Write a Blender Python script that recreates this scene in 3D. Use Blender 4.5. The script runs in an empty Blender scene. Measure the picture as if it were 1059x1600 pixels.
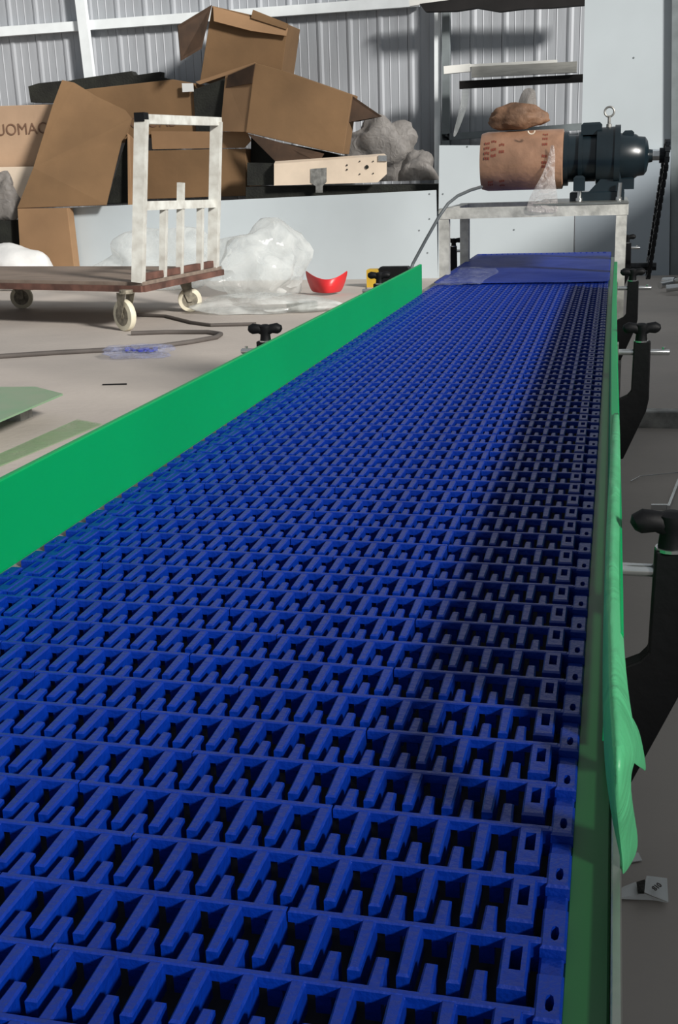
import bpy, math, random
from mathutils import Vector, Matrix, noise
random.seed(7)
S = bpy.context.scene
COL = S.collection

# ---------------------------------------------------------------- camera
CX, CY, FPX = 529.5, 800.0, 1751.03
AX = (Vector((0.97271918, 0.03548111, -0.22925639)),      # world X, Y, Z seen from the lens (right, down, forward)
      Vector((0.2296115, -0.28827525, 0.92961064)),
      Vector((-0.03310533, -0.95689, -0.28855773)))
CAM = Vector((0.0, 0.0, 0.75))
cd = bpy.data.cameras.new('camera'); co = bpy.data.objects.new('camera', cd); COL.objects.link(co)
cd.sensor_fit = 'VERTICAL'; cd.sensor_height = 36.0; cd.lens = FPX / 1600.0 * 36.0; cd.clip_start = 0.01
right = Vector([a.x for a in AX]); down = Vector([a.y for a in AX]); fwd = Vector([a.z for a in AX])
m = Matrix((( right.x, -down.x, -fwd.x, CAM.x), (right.y, -down.y, -fwd.y, CAM.y),
            (right.z, -down.z, -fwd.z, CAM.z), (0, 0, 0, 1)))
co.matrix_world = m
S.camera = co

# ---------------------------------------------------------------- light and exposure
world = bpy.data.worlds.new('hall_daylight'); S.world = world; world.use_nodes = True
bg = world.node_tree.nodes['Background']
bg.inputs['Color'].default_value = (0.88, 0.94, 1.0, 1); bg.inputs['Strength'].default_value = 0.30
sd = bpy.data.lights.new('low_daylight', 'SUN'); so = bpy.data.objects.new('low_daylight', sd); COL.objects.link(so)
sd.energy = 5.2; sd.angle = math.radians(8); sd.color = (1.0, 0.96, 0.91)
so.rotation_euler = Vector((-0.385, 0.30, -0.225)).to_track_quat('-Z', 'Y').to_euler()
S.view_settings.view_transform = 'Standard'; S.view_settings.look = 'None'
S.view_settings.gamma = 1.0; S.view_settings.use_curve_mapping = False
S.view_settings.exposure = 0.0

# ---------------------------------------------------------------- helpers
H = 0.2767                       # lens height above the belt
BZ = CAM.z - H                   # belt surface
def ray(px, py):
    v = Vector((px - CX, py - CY, FPX)); return Vector([a.dot(v) for a in AX])
def at(px, py, Y):               # the point of the scene behind a pixel, at distance Y down the hall
    v = ray(px, py); return CAM + v * (Y / v.y)
def fl(px, py, z=0.0):
    v = ray(px, py); return CAM + v * ((z - CAM.z) / v.z)

WL = {}
class MB:
    def __init__(s): s.v = []; s.f = []
    def add(s, vs, fs):
        b = len(s.v); s.v += [Vector(p) for p in vs]; s.f += [tuple(b + i for i in f) for f in fs]; return s
    def box(s, lo, hi, c=0.0):
        return s.cham([(lo[0], lo[1]), (hi[0], lo[1]), (hi[0], hi[1]), (lo[0], hi[1])], lo[2], hi[2], c)
    def cham(s, poly, z0, z1, c=0.0):      # convex outline (ccw) raised from z0 to z1, top edge cut back by c
        n = len(poly); P = [Vector(p) for p in poly]
        rings = [[(p.x, p.y, z0) for p in P]]
        if c > 0:
            rings.append([(p.x, p.y, z1 - c) for p in P])
            q = []
            for i in range(n):
                a, b, d = P[i - 1], P[i], P[(i + 1) % n]
                e1 = (b - a).normalized(); e2 = (d - b).normalized()
                n1 = Vector((-e1.y, e1.x)); n2 = Vector((-e2.y, e2.x))
                k = c / max(0.3, 1 + n1.dot(n2))
                r = b + (n1 + n2) * k; q.append((r.x, r.y, z1))
            rings.append(q)
        else: rings.append([(p.x, p.y, z1) for p in P])
        return s.rings(rings)
    def rings(s, rings, cap=True, loop=True):
        n = len(rings[0]); vs = [p for r in rings for p in r]; fs = []
        for k in range(len(rings) - 1):
            for i in range(n if loop else n - 1):
                j = (i + 1) % n
                fs.append((k*n + i, k*n + j, (k+1)*n + j, (k+1)*n + i))
        if cap: fs.append(tuple(reversed(range(n)))); fs.append(tuple((len(rings)-1)*n + i for i in range(n)))
        return s.add(vs, fs)
    def prism(s, pts, vec):                # any polygon pushed along vec
        pts = [Vector(p) for p in pts]; vec = Vector(vec); n = len(pts)
        fs = [tuple(range(n)), tuple(reversed(range(n, 2*n)))] + [(i, n + i, n + (i+1) % n, (i+1) % n) for i in range(n)]
        return s.add(pts + [p + vec for p in pts], fs)
    def slab(s, pts, t):                   # a sheet t thick behind its front face
        pts = [Vector(p) for p in pts]; nn = Vector()
        for i in range(len(pts)): nn += (pts[i] - pts[0]).cross(pts[(i+1) % len(pts)] - pts[0])
        nn.normalize()
        if nn.dot(CAM - pts[0]) > 0: nn = -nn
        return s.prism(pts, nn * t)
    def bar(s, a, b, w, h=None, up=(0, 0, 1)):
        a = Vector(a); b = Vector(b); h = h or w; d = (b - a).normalized(); up = Vector(up)
        if abs(d.dot(up)) > 0.95: up = Vector((0, 1, 0))
        x = d.cross(up).normalized(); y = x.cross(d)
        o = [(-w/2, -h/2), (w/2, -h/2), (w/2, h/2), (-w/2, h/2)]
        return s.rings([[e + x*i + y*j for i, j in o] for e in (a, b)])
    def tube(s, pts, r, n=10):
        pts = [Vector(p) for p in pts]; R = r if isinstance(r, (list, tuple)) else [r]*len(pts); rings = []
        px = None
        for i, p in enumerate(pts):
            d = (pts[min(i+1, len(pts)-1)] - pts[max(i-1, 0)])
            d = d.normalized() if d.length > 1e-9 else Vector((1, 0, 0))
            if px is None:
                u = Vector((0, 0, 1)) if abs(d.z) < 0.9 else Vector((0, 1, 0)); px = d.cross(u).normalized()
            else: px = (px - d * px.dot(d)).normalized()
            py = d.cross(px)
            rings.append([p + (px*math.cos(t) + py*math.sin(t)) * R[i] for t in [2*math.pi*k/n for k in range(n)]])
        return s.rings(rings)
    def lathe(s, base, axis, prof, n=28):  # prof: (distance along axis, radius)
        base = Vector(base); d = Vector(axis).normalized()
        u = Vector((0, 0, 1)) if abs(d.z) < 0.9 else Vector((0, 1, 0)); x = d.cross(u).normalized(); y = d.cross(x)
        return s.rings([[base + d*a + (x*math.cos(t) + y*math.sin(t))*max(r, 1e-4) for t in [2*math.pi*k/n for k in range(n)]] for a, r in prof])
    def torus(s, c, axis, R, r, n=24, k=8, a0=0.0, a1=2*math.pi):
        c = Vector(c); d = Vector(axis).normalized(); u = Vector((0, 0, 1)) if abs(d.z) < 0.9 else Vector((0, 1, 0))
        x = d.cross(u).normalized(); y = d.cross(x); rings = []
        for i in range(n + 1):
            t = a0 + (a1 - a0)*i/n; e = x*math.cos(t) + y*math.sin(t)
            rings.append([c + e*(R + r*math.cos(q)) + d*r*math.sin(q) for q in [2*math.pi*j/k for j in range(k)]])
        return s.rings(rings, cap=abs(a1 - a0) < 6.28)
    def data(s, name, mat, smooth=False, org=Vector((0, 0, 0))):
        me = bpy.data.meshes.new(name); me.from_pydata([p - org for p in s.v], [], s.f)
        import bmesh
        b = bmesh.new(); b.from_mesh(me); bmesh.ops.recalc_face_normals(b, faces=b.faces); b.to_mesh(me); b.free()
        me.materials.append(mat)
        if smooth:
            me.polygons.foreach_set('use_smooth', [True]*len(me.polygons))
            me.set_sharp_from_angle(angle=math.radians(38))
        return me
    def build(s, name, mat, parent=None, smooth=False, bevel=0, label=None, kind=None):
        lo = Vector([min(p[i] for p in s.v) for i in range(3)]); hi = Vector([max(p[i] for p in s.v) for i in range(3)])
        org = Vector(((lo.x+hi.x)/2, (lo.y+hi.y)/2, lo.z))
        o = bpy.data.objects.new(name, s.data(name, mat, smooth, org)); link(o, org, parent)
        if bevel:
            bm_ = o.modifiers.new('bevel', 'BEVEL'); bm_.width = bevel; bm_.segments = 2; bm_.limit_method = 'ANGLE'
        if label: o['label'] = label
        if kind: o['kind'] = kind
        return o
def link(o, org, parent=None):
    COL.objects.link(o); WL[o.name] = Vector(org)
    if parent: o.parent = parent; o.location = Vector(org) - WL[parent.name]
    else: o.location = org
def thing(name, label, cat, loc, group=None):
    o = bpy.data.objects.new(name, None); o.empty_display_size = 0.05; link(o, Vector(loc)); return tag(o, label, cat, group)
def tag(o, label, cat, group=None, kind=None):
    o['label'] = label; o['category'] = cat
    if group: o['group'] = group
    if kind: o['kind'] = kind
    return o
def struct(o, label=None):
    o['kind'] = 'structure'
    if label: o['label'] = label
    return o

def lin(c):
    return tuple(((x/255)/12.92 if x/255 <= 0.04045 else ((x/255 + 0.055)/1.055)**2.4) for x in c)
def mat(name, rgb, rough=0.6, metal=0.0, var=0.12, scale=8.0, bump=0.0, bscale=60.0, spec=0.5, rgb2=None, stretch=None, sss=0.0, coat=0.0):
    M = bpy.data.materials.new(name); M.use_nodes = True; nt = M.node_tree; N = nt.nodes; L = nt.links
    p = N['Principled BSDF']; c = lin(rgb)
    p.inputs['Roughness'].default_value = rough; p.inputs['Metallic'].default_value = metal
    p.inputs['Specular IOR Level'].default_value = spec; p.inputs['Coat Weight'].default_value = coat
    tc = N.new('ShaderNodeTexCoord'); mp = N.new('ShaderNodeMapping'); L.new(tc.outputs['Object'], mp.inputs[0])
    if stretch: mp.inputs['Scale'].default_value = stretch
    nz = N.new('ShaderNodeTexNoise'); nz.inputs['Scale'].default_value = scale; nz.inputs['Detail'].default_value = 5
    L.new(mp.outputs[0], nz.inputs['Vector'])
    rp = N.new('ShaderNodeValToRGB'); L.new(nz.outputs['Fac'], rp.inputs['Fac'])
    c2 = lin(rgb2) if rgb2 else tuple(x*(1 - var*1.6) for x in c); c1 = c if rgb2 else tuple(min(1, x*(1 + var)) for x in c)
    rp.color_ramp.elements[0].position = 0.32; rp.color_ramp.elements[1].position = 0.68
    rp.color_ramp.elements[0].color = (*c2, 1); rp.color_ramp.elements[1].color = (*c1, 1)
    L.new(rp.outputs['Color'], p.inputs['Base Color'])
    if sss:
        p.inputs['Subsurface Weight'].default_value = sss; p.inputs['Subsurface Radius'].default_value = (0.2, 1.0, 0.4); p.inputs['Subsurface Scale'].default_value = 0.01
    if bump:
        n2 = N.new('ShaderNodeTexNoise'); n2.inputs['Scale'].default_value = bscale; n2.inputs['Detail'].default_value = 4
        L.new(mp.outputs[0], n2.inputs['Vector'])
        b = N.new('ShaderNodeBump'); b.inputs['Strength'].default_value = bump; b.inputs['Distance'].default_value = 0.01
        L.new(n2.outputs['Fac'], b.inputs['Height']); L.new(b.outputs[0], p.inputs['Normal'])
    return M
def film_mat(name, rgb, alpha, rough=0.15, bump=0.6, bscale=25.0):
    M = bpy.data.materials.new(name); M.use_nodes = True; nt = M.node_tree; N = nt.nodes; L = nt.links
    out = N['Material Output']; p = N['Principled BSDF']; c = lin(rgb)
    p.inputs['Base Color'].default_value = (*c, 1); p.inputs['Roughness'].default_value = rough
    tr = N.new('ShaderNodeBsdfTranslucent'); tr.inputs['Color'].default_value = (*c, 1)
    tp = N.new('ShaderNodeBsdfTransparent')
    m1 = N.new('ShaderNodeMixShader'); m1.inputs[0].default_value = 0.35; L.new(p.outputs[0], m1.inputs[1]); L.new(tr.outputs[0], m1.inputs[2])
    m2 = N.new('ShaderNodeMixShader'); L.new(tp.outputs[0], m2.inputs[1]); L.new(m1.outputs[0], m2.inputs[2]); L.new(m2.outputs[0], out.inputs['Surface'])
    tc = N.new('ShaderNodeTexCoord'); nz = N.new('ShaderNodeTexNoise'); nz.inputs['Scale'].default_value = bscale; nz.inputs['Detail'].default_value = 6; nz.inputs['Distortion'].default_value = 1.2
    L.new(tc.outputs['Object'], nz.inputs['Vector'])
    mr = N.new('ShaderNodeMapRange'); mr.inputs['From Min'].default_value = 0.3; mr.inputs['From Max'].default_value = 0.7
    mr.inputs['To Min'].default_value = max(0, alpha - 0.18); mr.inputs['To Max'].default_value = min(1, alpha + 0.18)
    L.new(nz.outputs['Fac'], mr.inputs['Value']); L.new(mr.outputs[0], m2.inputs[0])
    b = N.new('ShaderNodeBump'); b.inputs['Strength'].default_value = bump; b.inputs['Distance'].default_value = 0.02
    L.new(nz.outputs['Fac'], b.inputs['Height']); L.new(b.outputs[0], p.inputs['Normal'])
    return M

M = dict(
    belt=mat('blue_acetal', (0, 36, 124), 0.36, var=0.10, scale=14, bump=0.15, bscale=250, rgb2=(0, 44, 140), spec=0.5),
    belt_shade=mat('under_belt_shade', (10, 14, 30), 0.7),  # near black, so the shade under the belt is in the colour
    green=mat('green_polyethylene', (0, 142, 82), 0.45, var=0.05, scale=3, sss=0.35, spec=0.3),
    strip=mat('green_wear_strip', (24, 92, 44), 0.35, var=0.25, scale=3, stretch=(6, 1, 1), rgb2=(40, 88, 52)),
    pfilm=film_mat('peeled_green_film', (104, 206, 150), 0.92, 0.4, 0.3, 18),
    steel=mat('stainless_steel', (176, 178, 172), 0.32, 0.85, var=0.15, scale=20, bump=0.08),
    steel_dull=mat('dull_steel', (150, 150, 146), 0.5, 0.5, var=0.3, scale=25, bump=0.2),
    black=mat('black_polyamide', (8, 9, 12), 0.6, spec=0.25, var=0.2, bump=0.1),
    gear=mat('black_gearbox_paint', (20, 32, 38), 0.3, var=0.2, spec=0.6),
    chain=mat('dark_chain_steel', (26, 30, 34), 0.45, 0.5, var=0.4, scale=120),
    chrome=mat('bright_bolt_steel', (210, 212, 212), 0.2, 0.9, var=0.08),
    kraft=mat('kraft_paper_wrap', (154, 118, 94), 0.5, var=0.18, scale=14, bump=0.25, bscale=40, coat=0.3),
    kraft2=mat('crumpled_kraft_paper', (118, 88, 66), 0.7, var=0.25, scale=20, bump=0.4),
    card=mat('cardboard', (122, 94, 64), 0.85, var=0.10, scale=3, bump=0.1, bscale=30),
    card_l=mat('pale_cardboard', (172, 144, 118), 0.85, var=0.07, scale=3, bump=0.1, bscale=30),
    card_in=mat('cardboard_inside', (148, 116, 84), 0.85, var=0.10, scale=3),
    card_d=mat('dark_shaded_cardboard', (66, 48, 34), 0.9, var=0.3, scale=6),  # darker cardboard; shade of the tilted carton is put into it
    ink=mat('faded_print', (112, 84, 66), 0.9),
    ink_r=mat('dull_red_print', (126, 60, 44), 0.8),
    darkstuff=mat('black_tarpaulin_and_shade', (26, 28, 22), 0.75, var=0.4, scale=8, bump=0.4),  # for black items, and for shade inside and under cartons
    wall=mat('galvanised_cladding', (166, 170, 175), 0.55, 0.15, var=0.08, scale=2.5, bump=0.1, bscale=20, stretch=(4, 4, 0.4)),
    ribm=mat('cladding_seam_shade', (120, 124, 130), 0.6),
    white=mat('white_painted_steel', (226, 232, 234), 0.5, var=0.04),
    board=mat('white_sheet_panel', (186, 195, 199), 0.5, var=0.04, scale=1.5),
    board_shade=mat('shade_grey_sheet', (158, 168, 176), 0.45, 0.1, var=0.06, scale=1.2),  # this grey holds the shade on the lower right sheet
    pillar=mat('dark_grey_sheet', (120, 128, 130), 0.6),
    floor=mat('dusty_concrete', (186, 177, 168), 0.75, var=0.10, scale=1.6, bump=0.15, bscale=40, rgb2=(168, 160, 153)),
    deck=mat('brown_plywood', (128, 114, 102), 0.75, var=0.15, scale=4, stretch=(1, 6, 1), bump=0.15),
    edge=mat('rusty_red_brown_edge', (96, 66, 56), 0.8, var=0.3, scale=12),
    cpaint=mat('worn_white_paint', (212, 214, 208), 0.45, var=0.06, scale=14, rgb2=(176, 174, 166)),
    tyre=mat('cream_rubber', (214, 208, 186), 0.6, var=0.1, scale=20),
    cast=mat('caster_dirty_metal', (130, 124, 110), 0.55, 0.3, var=0.3, scale=40),
    bag=film_mat('clear_polythene', (232, 236, 234), 0.42, 0.16, 0.35, 7),
    thin=film_mat('thin_clear_film', (232, 226, 224), 0.3, 0.1, 0.6, 50),
    bag_g=film_mat('grey_polythene', (148, 144, 140), 0.85, 0.55, 0.6, 16),
    sack=mat('white_woven_sack', (214, 214, 212), 0.6, var=0.06, bump=0.4, bscale=15),
    clear=film_mat('clear_stretch_wrap', (190, 200, 240), 0.2, 0.12, 0.5, 40),
    bwrap=film_mat('blue_tinted_wrap', (34, 72, 186), 0.9, 0.45, 0.02, 6),
    portal=mat('scuffed_white_steel', (206, 206, 198), 0.45, 0.15, var=0.22, scale=30, bump=0.15),
    blue=mat('blue_scrap_plastic', (40, 52, 170), 0.35, var=0.3, scale=30),
    red=mat('red_plastic', (196, 40, 44), 0.4, var=0.08),
    yellow=mat('yellow_plastic', (196, 160, 50), 0.5),
    gplate=mat('dull_green_sheet', (112, 150, 116), 0.35, var=0.1, rgb2=(130, 150, 124)),
    gfilm=film_mat('pale_green_film', (170, 200, 160), 0.45, 0.3, 0.3, 8),
    hose=mat('hose_and_shadow_grey', (84, 78, 74), 0.7, var=0.1),  # for the hose, and the shadow line by the caster
    cable=mat('grey_cable', (92, 98, 100), 0.5),
    cream=mat('cream_coated_channel', (232, 214, 192), 0.35, 0.1, var=0.05),
    lampw=mat('white_lamp_batten', (236, 236, 230), 0.4, var=0.03),
    alu=mat('mill_aluminium', (190, 188, 180), 0.4, 0.5, var=0.1, stretch=(1, 1, 8)),
    ragged=mat('black_rag_and_shadow', (22, 20, 20), 0.9, var=0.3),  # for the ragged roll, and the shadow bar under the lamp
    shade_wall=mat('shade_wall_grey', (110, 114, 118), 0.6),  # for the added wall out of view
    paper=mat('white_paper', (216, 218, 216), 0.7, var=0.04),
)

# ---------------------------------------------------------------- setting
struct(MB().box((-12, -2.5, -0.12), (4.5, 10.5, 0.0)).build('floor', M['floor']), 'dusty grey concrete floor')
WY = 9.45
wall = struct(MB().box((-9.0, WY + 0.05, 0), (3.0, WY + 0.12, 4.2)).build('wall_back', M['wall']), 'back wall of upright grey sheet-metal cladding')
x = -8.8; pw = 0.247
pm = MB()
prof = [(0.0, 0.0), (0.016, -0.007), (0.034, -0.007), (0.052, 0.0), (0.095, 0.0), (0.100, -0.0035), (0.106, 0.0), (0.165, 0.0), (0.170, -0.0035), (0.176, 0.0), (pw - 0.004, 0.0), (pw - 0.002, 0.012)]
z0, z1 = 0.0, 4.0
n = len(prof)
pm.add([(a, WY + b, z0) for a, b in prof] + [(a, WY + b, z1) for a, b in prof], [(i, i+1, n+i+1, n+i) for i in range(n-1)])
pdata = pm.data('cladding_panel', M['wall'])
while x < 2.6:
    o = bpy.data.objects.new('cladding_panel', pdata); link(o, Vector((x, 0, 0)), wall); x += pw
wr = struct(MB().box((1.6, -2.5, 0), (1.75, WY, 1.32)).build('shade_wall_right', M['shade_wall']), 'unseen grey wall added at the right to shade the floor')  # added out of view to shade the right floor and cut ambient light
MB().box((1.56, -2.5, 1.32), (1.78, WY, 1.36)).build('shade_wall_sill', M['shade_wall'], wr)
for yy in (-2.4, 1.5, 5.4, 9.3):
    MB().box((1.62, yy, 1.36), (1.70, yy + .08, 4.0)).build('shade_wall_mullion', M['shade_wall'], wr)  # window posts made up to go with the added wall
MB().box((1.6, -2.5, 4.0), (1.75, WY, 4.15)).build('shade_wall_head', M['shade_wall'], wr)
# white purlins and columns on the wall
MB().bar(at(-260, 69, WY - .05), at(655, 2, WY - .05), 0.05, 0.075).build('trim_1', M['white'])
struct(bpy.data.objects['trim_1'], 'white horizontal purlin across the corrugated wall')
struct(MB().bar(at(112, -120, WY - .1), at(156, 250, WY - .1), 0.085, 0.05, up=(0, 1, 0)).build('trim_2', M['white']), 'white column of the wall on the left')
struct(MB().bar(at(684, -60, WY - .1), at(684, 300, WY - .1), 0.05, 0.05, up=(0, 1, 0)).build('trim_3', M['white']), 'white door jamb')
struct(MB().bar(at(697, -60, WY - .12), at(697, 300, WY - .12), 0.06, 0.06, up=(0, 1, 0)).build('trim_4', M['pillar']), 'dark steel jamb beside the white one')
struct(MB().bar(at(640, 5, WY - .3), at(720, -6, WY - .3), 0.04, 0.045).build('trim_5', M['lampw']), 'white rail end at the top')
struct(MB().bar(at(690, 215, WY - .12), at(930, 196, WY - .12), 0.06, 0.05).build('trim_6', M['pillar']), 'dark cross rail behind the motor')

def board(name, px, Y, t, mt, label, screws=()):
    o = MB().slab([at(a, b, Y) for a, b in px], t).build(name, mt)
    struct(o, label)
    for a, b in screws:
        p = at(a, b, Y); MB().lathe(p, (0, -1, 0), [(0, 0.006), (0.003, 0.006), (0.004, 0.003)], 8).build('screw', M['pillar'], o)
    return o
def foot(px, Y):                 # pixel row where the floor meets distance Y
    lo, hi = 400.0, 480.0
    for _ in range(40):
        mid = (lo + hi)/2
        if at(px, mid, Y).z > 0: lo = mid
        else: hi = mid
    return lo
YB = 8.25
board('partition_panel', [(100, 325), (681, 297), (684, foot(684, YB)), (110, foot(110, YB))], YB, 0.03, M['board'], 'low white sheet panel in front of the boxes', [(671, 303), (671, 342), (655, 360), (668, 395)])
board('partition_panel', [(686, 227), (899, 227), (895, foot(895, YB)), (684, foot(684, YB))], YB, 0.03, M['board'], 'white sheet panel behind the motor', [(692, 303), (694, 342), (730, 229), (803, 359)])
board('partition_panel', [(901, 229), (1048, 234), (1045, foot(1045, YB)), (897, foot(897, YB))], YB, 0.03, M['board_shade'], 'sheet panel right of the motor with its shade put into the grey')
board('partition_panel', [(915, -60), (1052, -60), (1049, foot(1049, YB + .06)), (903, foot(903, YB+.06))], YB + 0.06, 0.03, M['board'], 'tall white sheet panel at the right', [(990, 90)])
board('partition_panel', [(1050, -60), (1180, -60), (1180, foot(1180, YB)), (1047, foot(1047, YB))], YB + 0.02, 0.03, M['pillar'], 'dark grey sheet at the right edge')

# ---------------------------------------------------------------- the conveyor
conv = thing('belt_conveyor', 'long conveyor with blue open-grid plastic belt between green side guards', 'conveyor', (-0.2, 2.2, 0))
T, P = 0.0656*H, 0.1368*H
def q(xt, yp): return (-xt*T, yp*P)
def module(x0, x1, first, last):
    """one moulded link: a cross bar with fingers both ways; coordinates relative to the bar line"""
    b = MB(); d = 0.013; c = 0.0009
    def blk(xa, xb, ya, yb, za=-d, zb=0.0, cc=c, ta=0.0):   # xa<xb in T units, ta = taper of the far end
        pts = [(-xb*T, ya*P), (-xa*T, ya*P), (-(xa + ta)*T, yb*P), (-(xb - ta)*T, yb*P)]
        return b.cham(pts, za, zb, cc)
    def dn(cx):       # finger towards the lens
        pts = [(-(cx + .135)*T, -.72*P), (-(cx - .135)*T, -.72*P), (-(cx - .165)*T, .03*P), (-(cx + .165)*T, .03*P)]
        b.cham(pts, -d, 0.0, c)
    def up(cx):
        pts = [(-(cx + .16)*T, .02*P), (-(cx - .16)*T, .02*P), (-(cx - .13)*T, .52*P), (-(cx + .13)*T, .52*P)]
        b.cham(pts, -d, -0.0003, c)
    xa = x0 + (0.0 if not first else 0.55); xb = x1 - (0.0 if not last else 0.55)
    blk(xa + .02, xb - .02, -.0, .085, -0.0048, 0.0003, 0.0006)
    k = 0
    lo = x0 + (1.2 if first else 0.0); hi = x1 - (1.2 if last else 0.0)
    cx = 2.54
    for k in range(0, 23):
        cx = 2.545 + k*1.0
        if lo < cx < hi: dn(cx)
        cu = cx - 0.5
        if (x0 + (.9 if first else 0)) < cu < (x1 - (.9 if last else 0)): up(cu)
    for side in (first, last):
        if not side: continue
        s = 0.40 if side == first and first else None
    def edge(mirror):
        f = (lambda a: a) if not mirror else (lambda a: 24.4 - a)
        def bb(a, e, y0, y1, za=-d, zb=0.0, cc=c):
            A, B = sorted((f(a), f(e))); blk(A, B, y0, y1, za, zb, cc)
        def ring(outer, inner):
            O = [Vector((-f(p[0])*T, p[1]*P)) for p in outer]; I = [Vector((-f(p[0])*T, p[1]*P)) for p in inner]
            if mirror: O.reverse(); I.reverse()
            cen = sum(O, Vector((0, 0)))/len(O)
            O2 = [Vector((p.x - c*(1 if p.x > cen.x else -1), p.y - c*(1 if p.y > cen.y else -1))) for p in O]
            R = [[(p.x, p.y, -d) for p in O], [(p.x, p.y, -c) for p in O], [(p.x, p.y, 0.0002) for p in O2],
                 [(p.x, p.y, 0.0002) for p in I], [(p.x, p.y, -d) for p in I], [(p.x, p.y, -d) for p in O]]
            b.rings(R, cap=False)
        # framed block with a rectangular hole
        ring([(1.13, -.70), (1.70, -.70), (1.70, .07), (1.13, .07)], [(1.28, -.45), (1.52, -.45), (1.52, -.10), (1.28, -.10)])
        bb(.90, 1.16, -.01, .085, -d, 0.0, .0004)
        # outer block with an oval hole
        ring([(.42, -.06), (.685, -.06), (.95, -.06), (.95, .25), (.95, .56), (.685, .56), (.42, .56), (.42, .25)],
             [(.60, .07), (.66, .045), (.73, .07), (.755, .16), (.73, .25), (.66, .275), (.60, .25), (.575, .16)])
        bb(.45, .95, -.46, -.05, -d, -0.0045)
    if first: edge(False)
    if last: edge(True)
    return b
XR, XLm = 0.40, 24.0
specs = {}
for key, segs in (('odd', [(0.40, 6.36), (6.36, 13.30), (13.30, 20.3), (20.3, 24.0)]), ('even', [(0.40, 10.88), (10.88, 17.9), (17.9, 24.0)])):
    specs[key] = []
    for i, (a, b_) in enumerate(segs):
        specs[key].append(module(a, b_, i == 0, i == len(segs) - 1).data('belt_module', M['belt'], False))
count = 0; rest = MB()
def addmesh(mb, me, mtx):
    mb.add([mtx @ v.co for v in me.vertices], [tuple(p.vertices) for p in me.polygons])
NR = 100
for r in range(5, NR + 1):
    key = 'odd' if r % 2 else 'even'
    for me in specs[key]:
        loc = Vector((0, (r + 0.5)*P, BZ))
        if count < 300:
            o = bpy.data.objects.new('belt_module', me); link(o, loc, conv); count += 1
        else: addmesh(rest, me, Matrix.Translation(loc))
# the belt turns down around both ends
RT = 0.045
for end, y0, sg in ((0, (NR + 1)*P, 1), (1, 5.3*P, -1)):
    for k in range(1, 6):
        ang = (k - .5)*P/RT*sg
        for me in specs['odd' if k % 2 == (0 if end == 0 else 1) else 'even']:
            mtx = Matrix.Translation((0, y0, BZ - RT)) @ Matrix.Rotation(-ang, 4, 'X') @ Matrix.Translation((0, 0, RT))
            addmesh(rest, me, mtx)
o = rest.build('belt_module_row', M['belt'], conv, kind='stuff')
MB().box((-.428, 6*P, BZ - .03), (-.012, NR*P, BZ - .022)).build('slider_bed', M['belt_shade'], conv)  # black bed stands in for the shade seen through the gaps
MB().lathe((-.43, (NR+1)*P, BZ - RT), (1, 0, 0), [(0, .028), (.41, .028)]).build('end_roller', M['steel_dull'], conv)
MB().lathe((-.43, 5.3*P, BZ - RT), (1, 0, 0), [(0, .028), (.41, .028)]).build('end_roller', M['steel_dull'], conv)
y0, y1 = 5*P, 13.6*H
# right frame rail with green wear strip, then the left one
MB().box((.0085, y0, BZ - .12), (.0125, y1, BZ - .001), .0006).box((-.03, y0, BZ - .124), (.0125, y1, BZ - .118)).build('frame_rail', M['steel'], conv)
MB().box((-.0085, y0, BZ - .02), (.0083, y1, BZ - .006), .001).build('wear_strip', M['strip'], conv, label='dark green plastic wear strip')
MB().box((-.4575, y0, BZ - .12), (-.4535, y1, BZ - .006), .0006).box((-.4575, y0, BZ - .124), (-.41, y1, BZ - .118)).build('frame_rail', M['steel'], conv)
MB().box((-.4533, y0, BZ - .016), (-.432, y1, BZ - .006), .001).build('wear_strip', M['steel_dull'], conv)
for yy in (1.1, 3.3):
    for xx in (-.44, -.005):
        MB().box((xx - .02, yy - .02, 0.004), (xx + .02, yy + .02, BZ - .118)).box((xx - .035, yy - .035, 0), (xx + .035, yy + .035, .006)).build('leg', M['steel'], conv)
    MB().box((-.42, yy - .015, .15), (-.025, yy + .015, .18)).build('cross_bar', M['steel'], conv)
# green guards
GY1 = 9.85*H
gl = MB().box((-.4428, .35, BZ - .001), (-.4368, 9.65*H, BZ + .067), .001).build('side_guard', M['green'], conv)
g = MB(); nseg = 40; ys = 1.86*H
sect = []
for i in range(nseg + 1):
    y = ys + (GY1 - ys)*i/nseg
    dx = 0.0012*math.sin(y*2.6)
    sect.append([(.0025 + dx, y, BZ + .003), (.0095 + dx, y, BZ + .003), (.0105 + dx, y, BZ + .0605), (.0095 + dx, y, BZ + .0615), (.0035 + dx, y, BZ + .0615), (.0025 + dx, y, BZ + .0605)])
g.rings(sect); gr = g.build('side_guard', M['green'], conv, label='right green side guard seen from above with film peeling off its near end')
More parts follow.
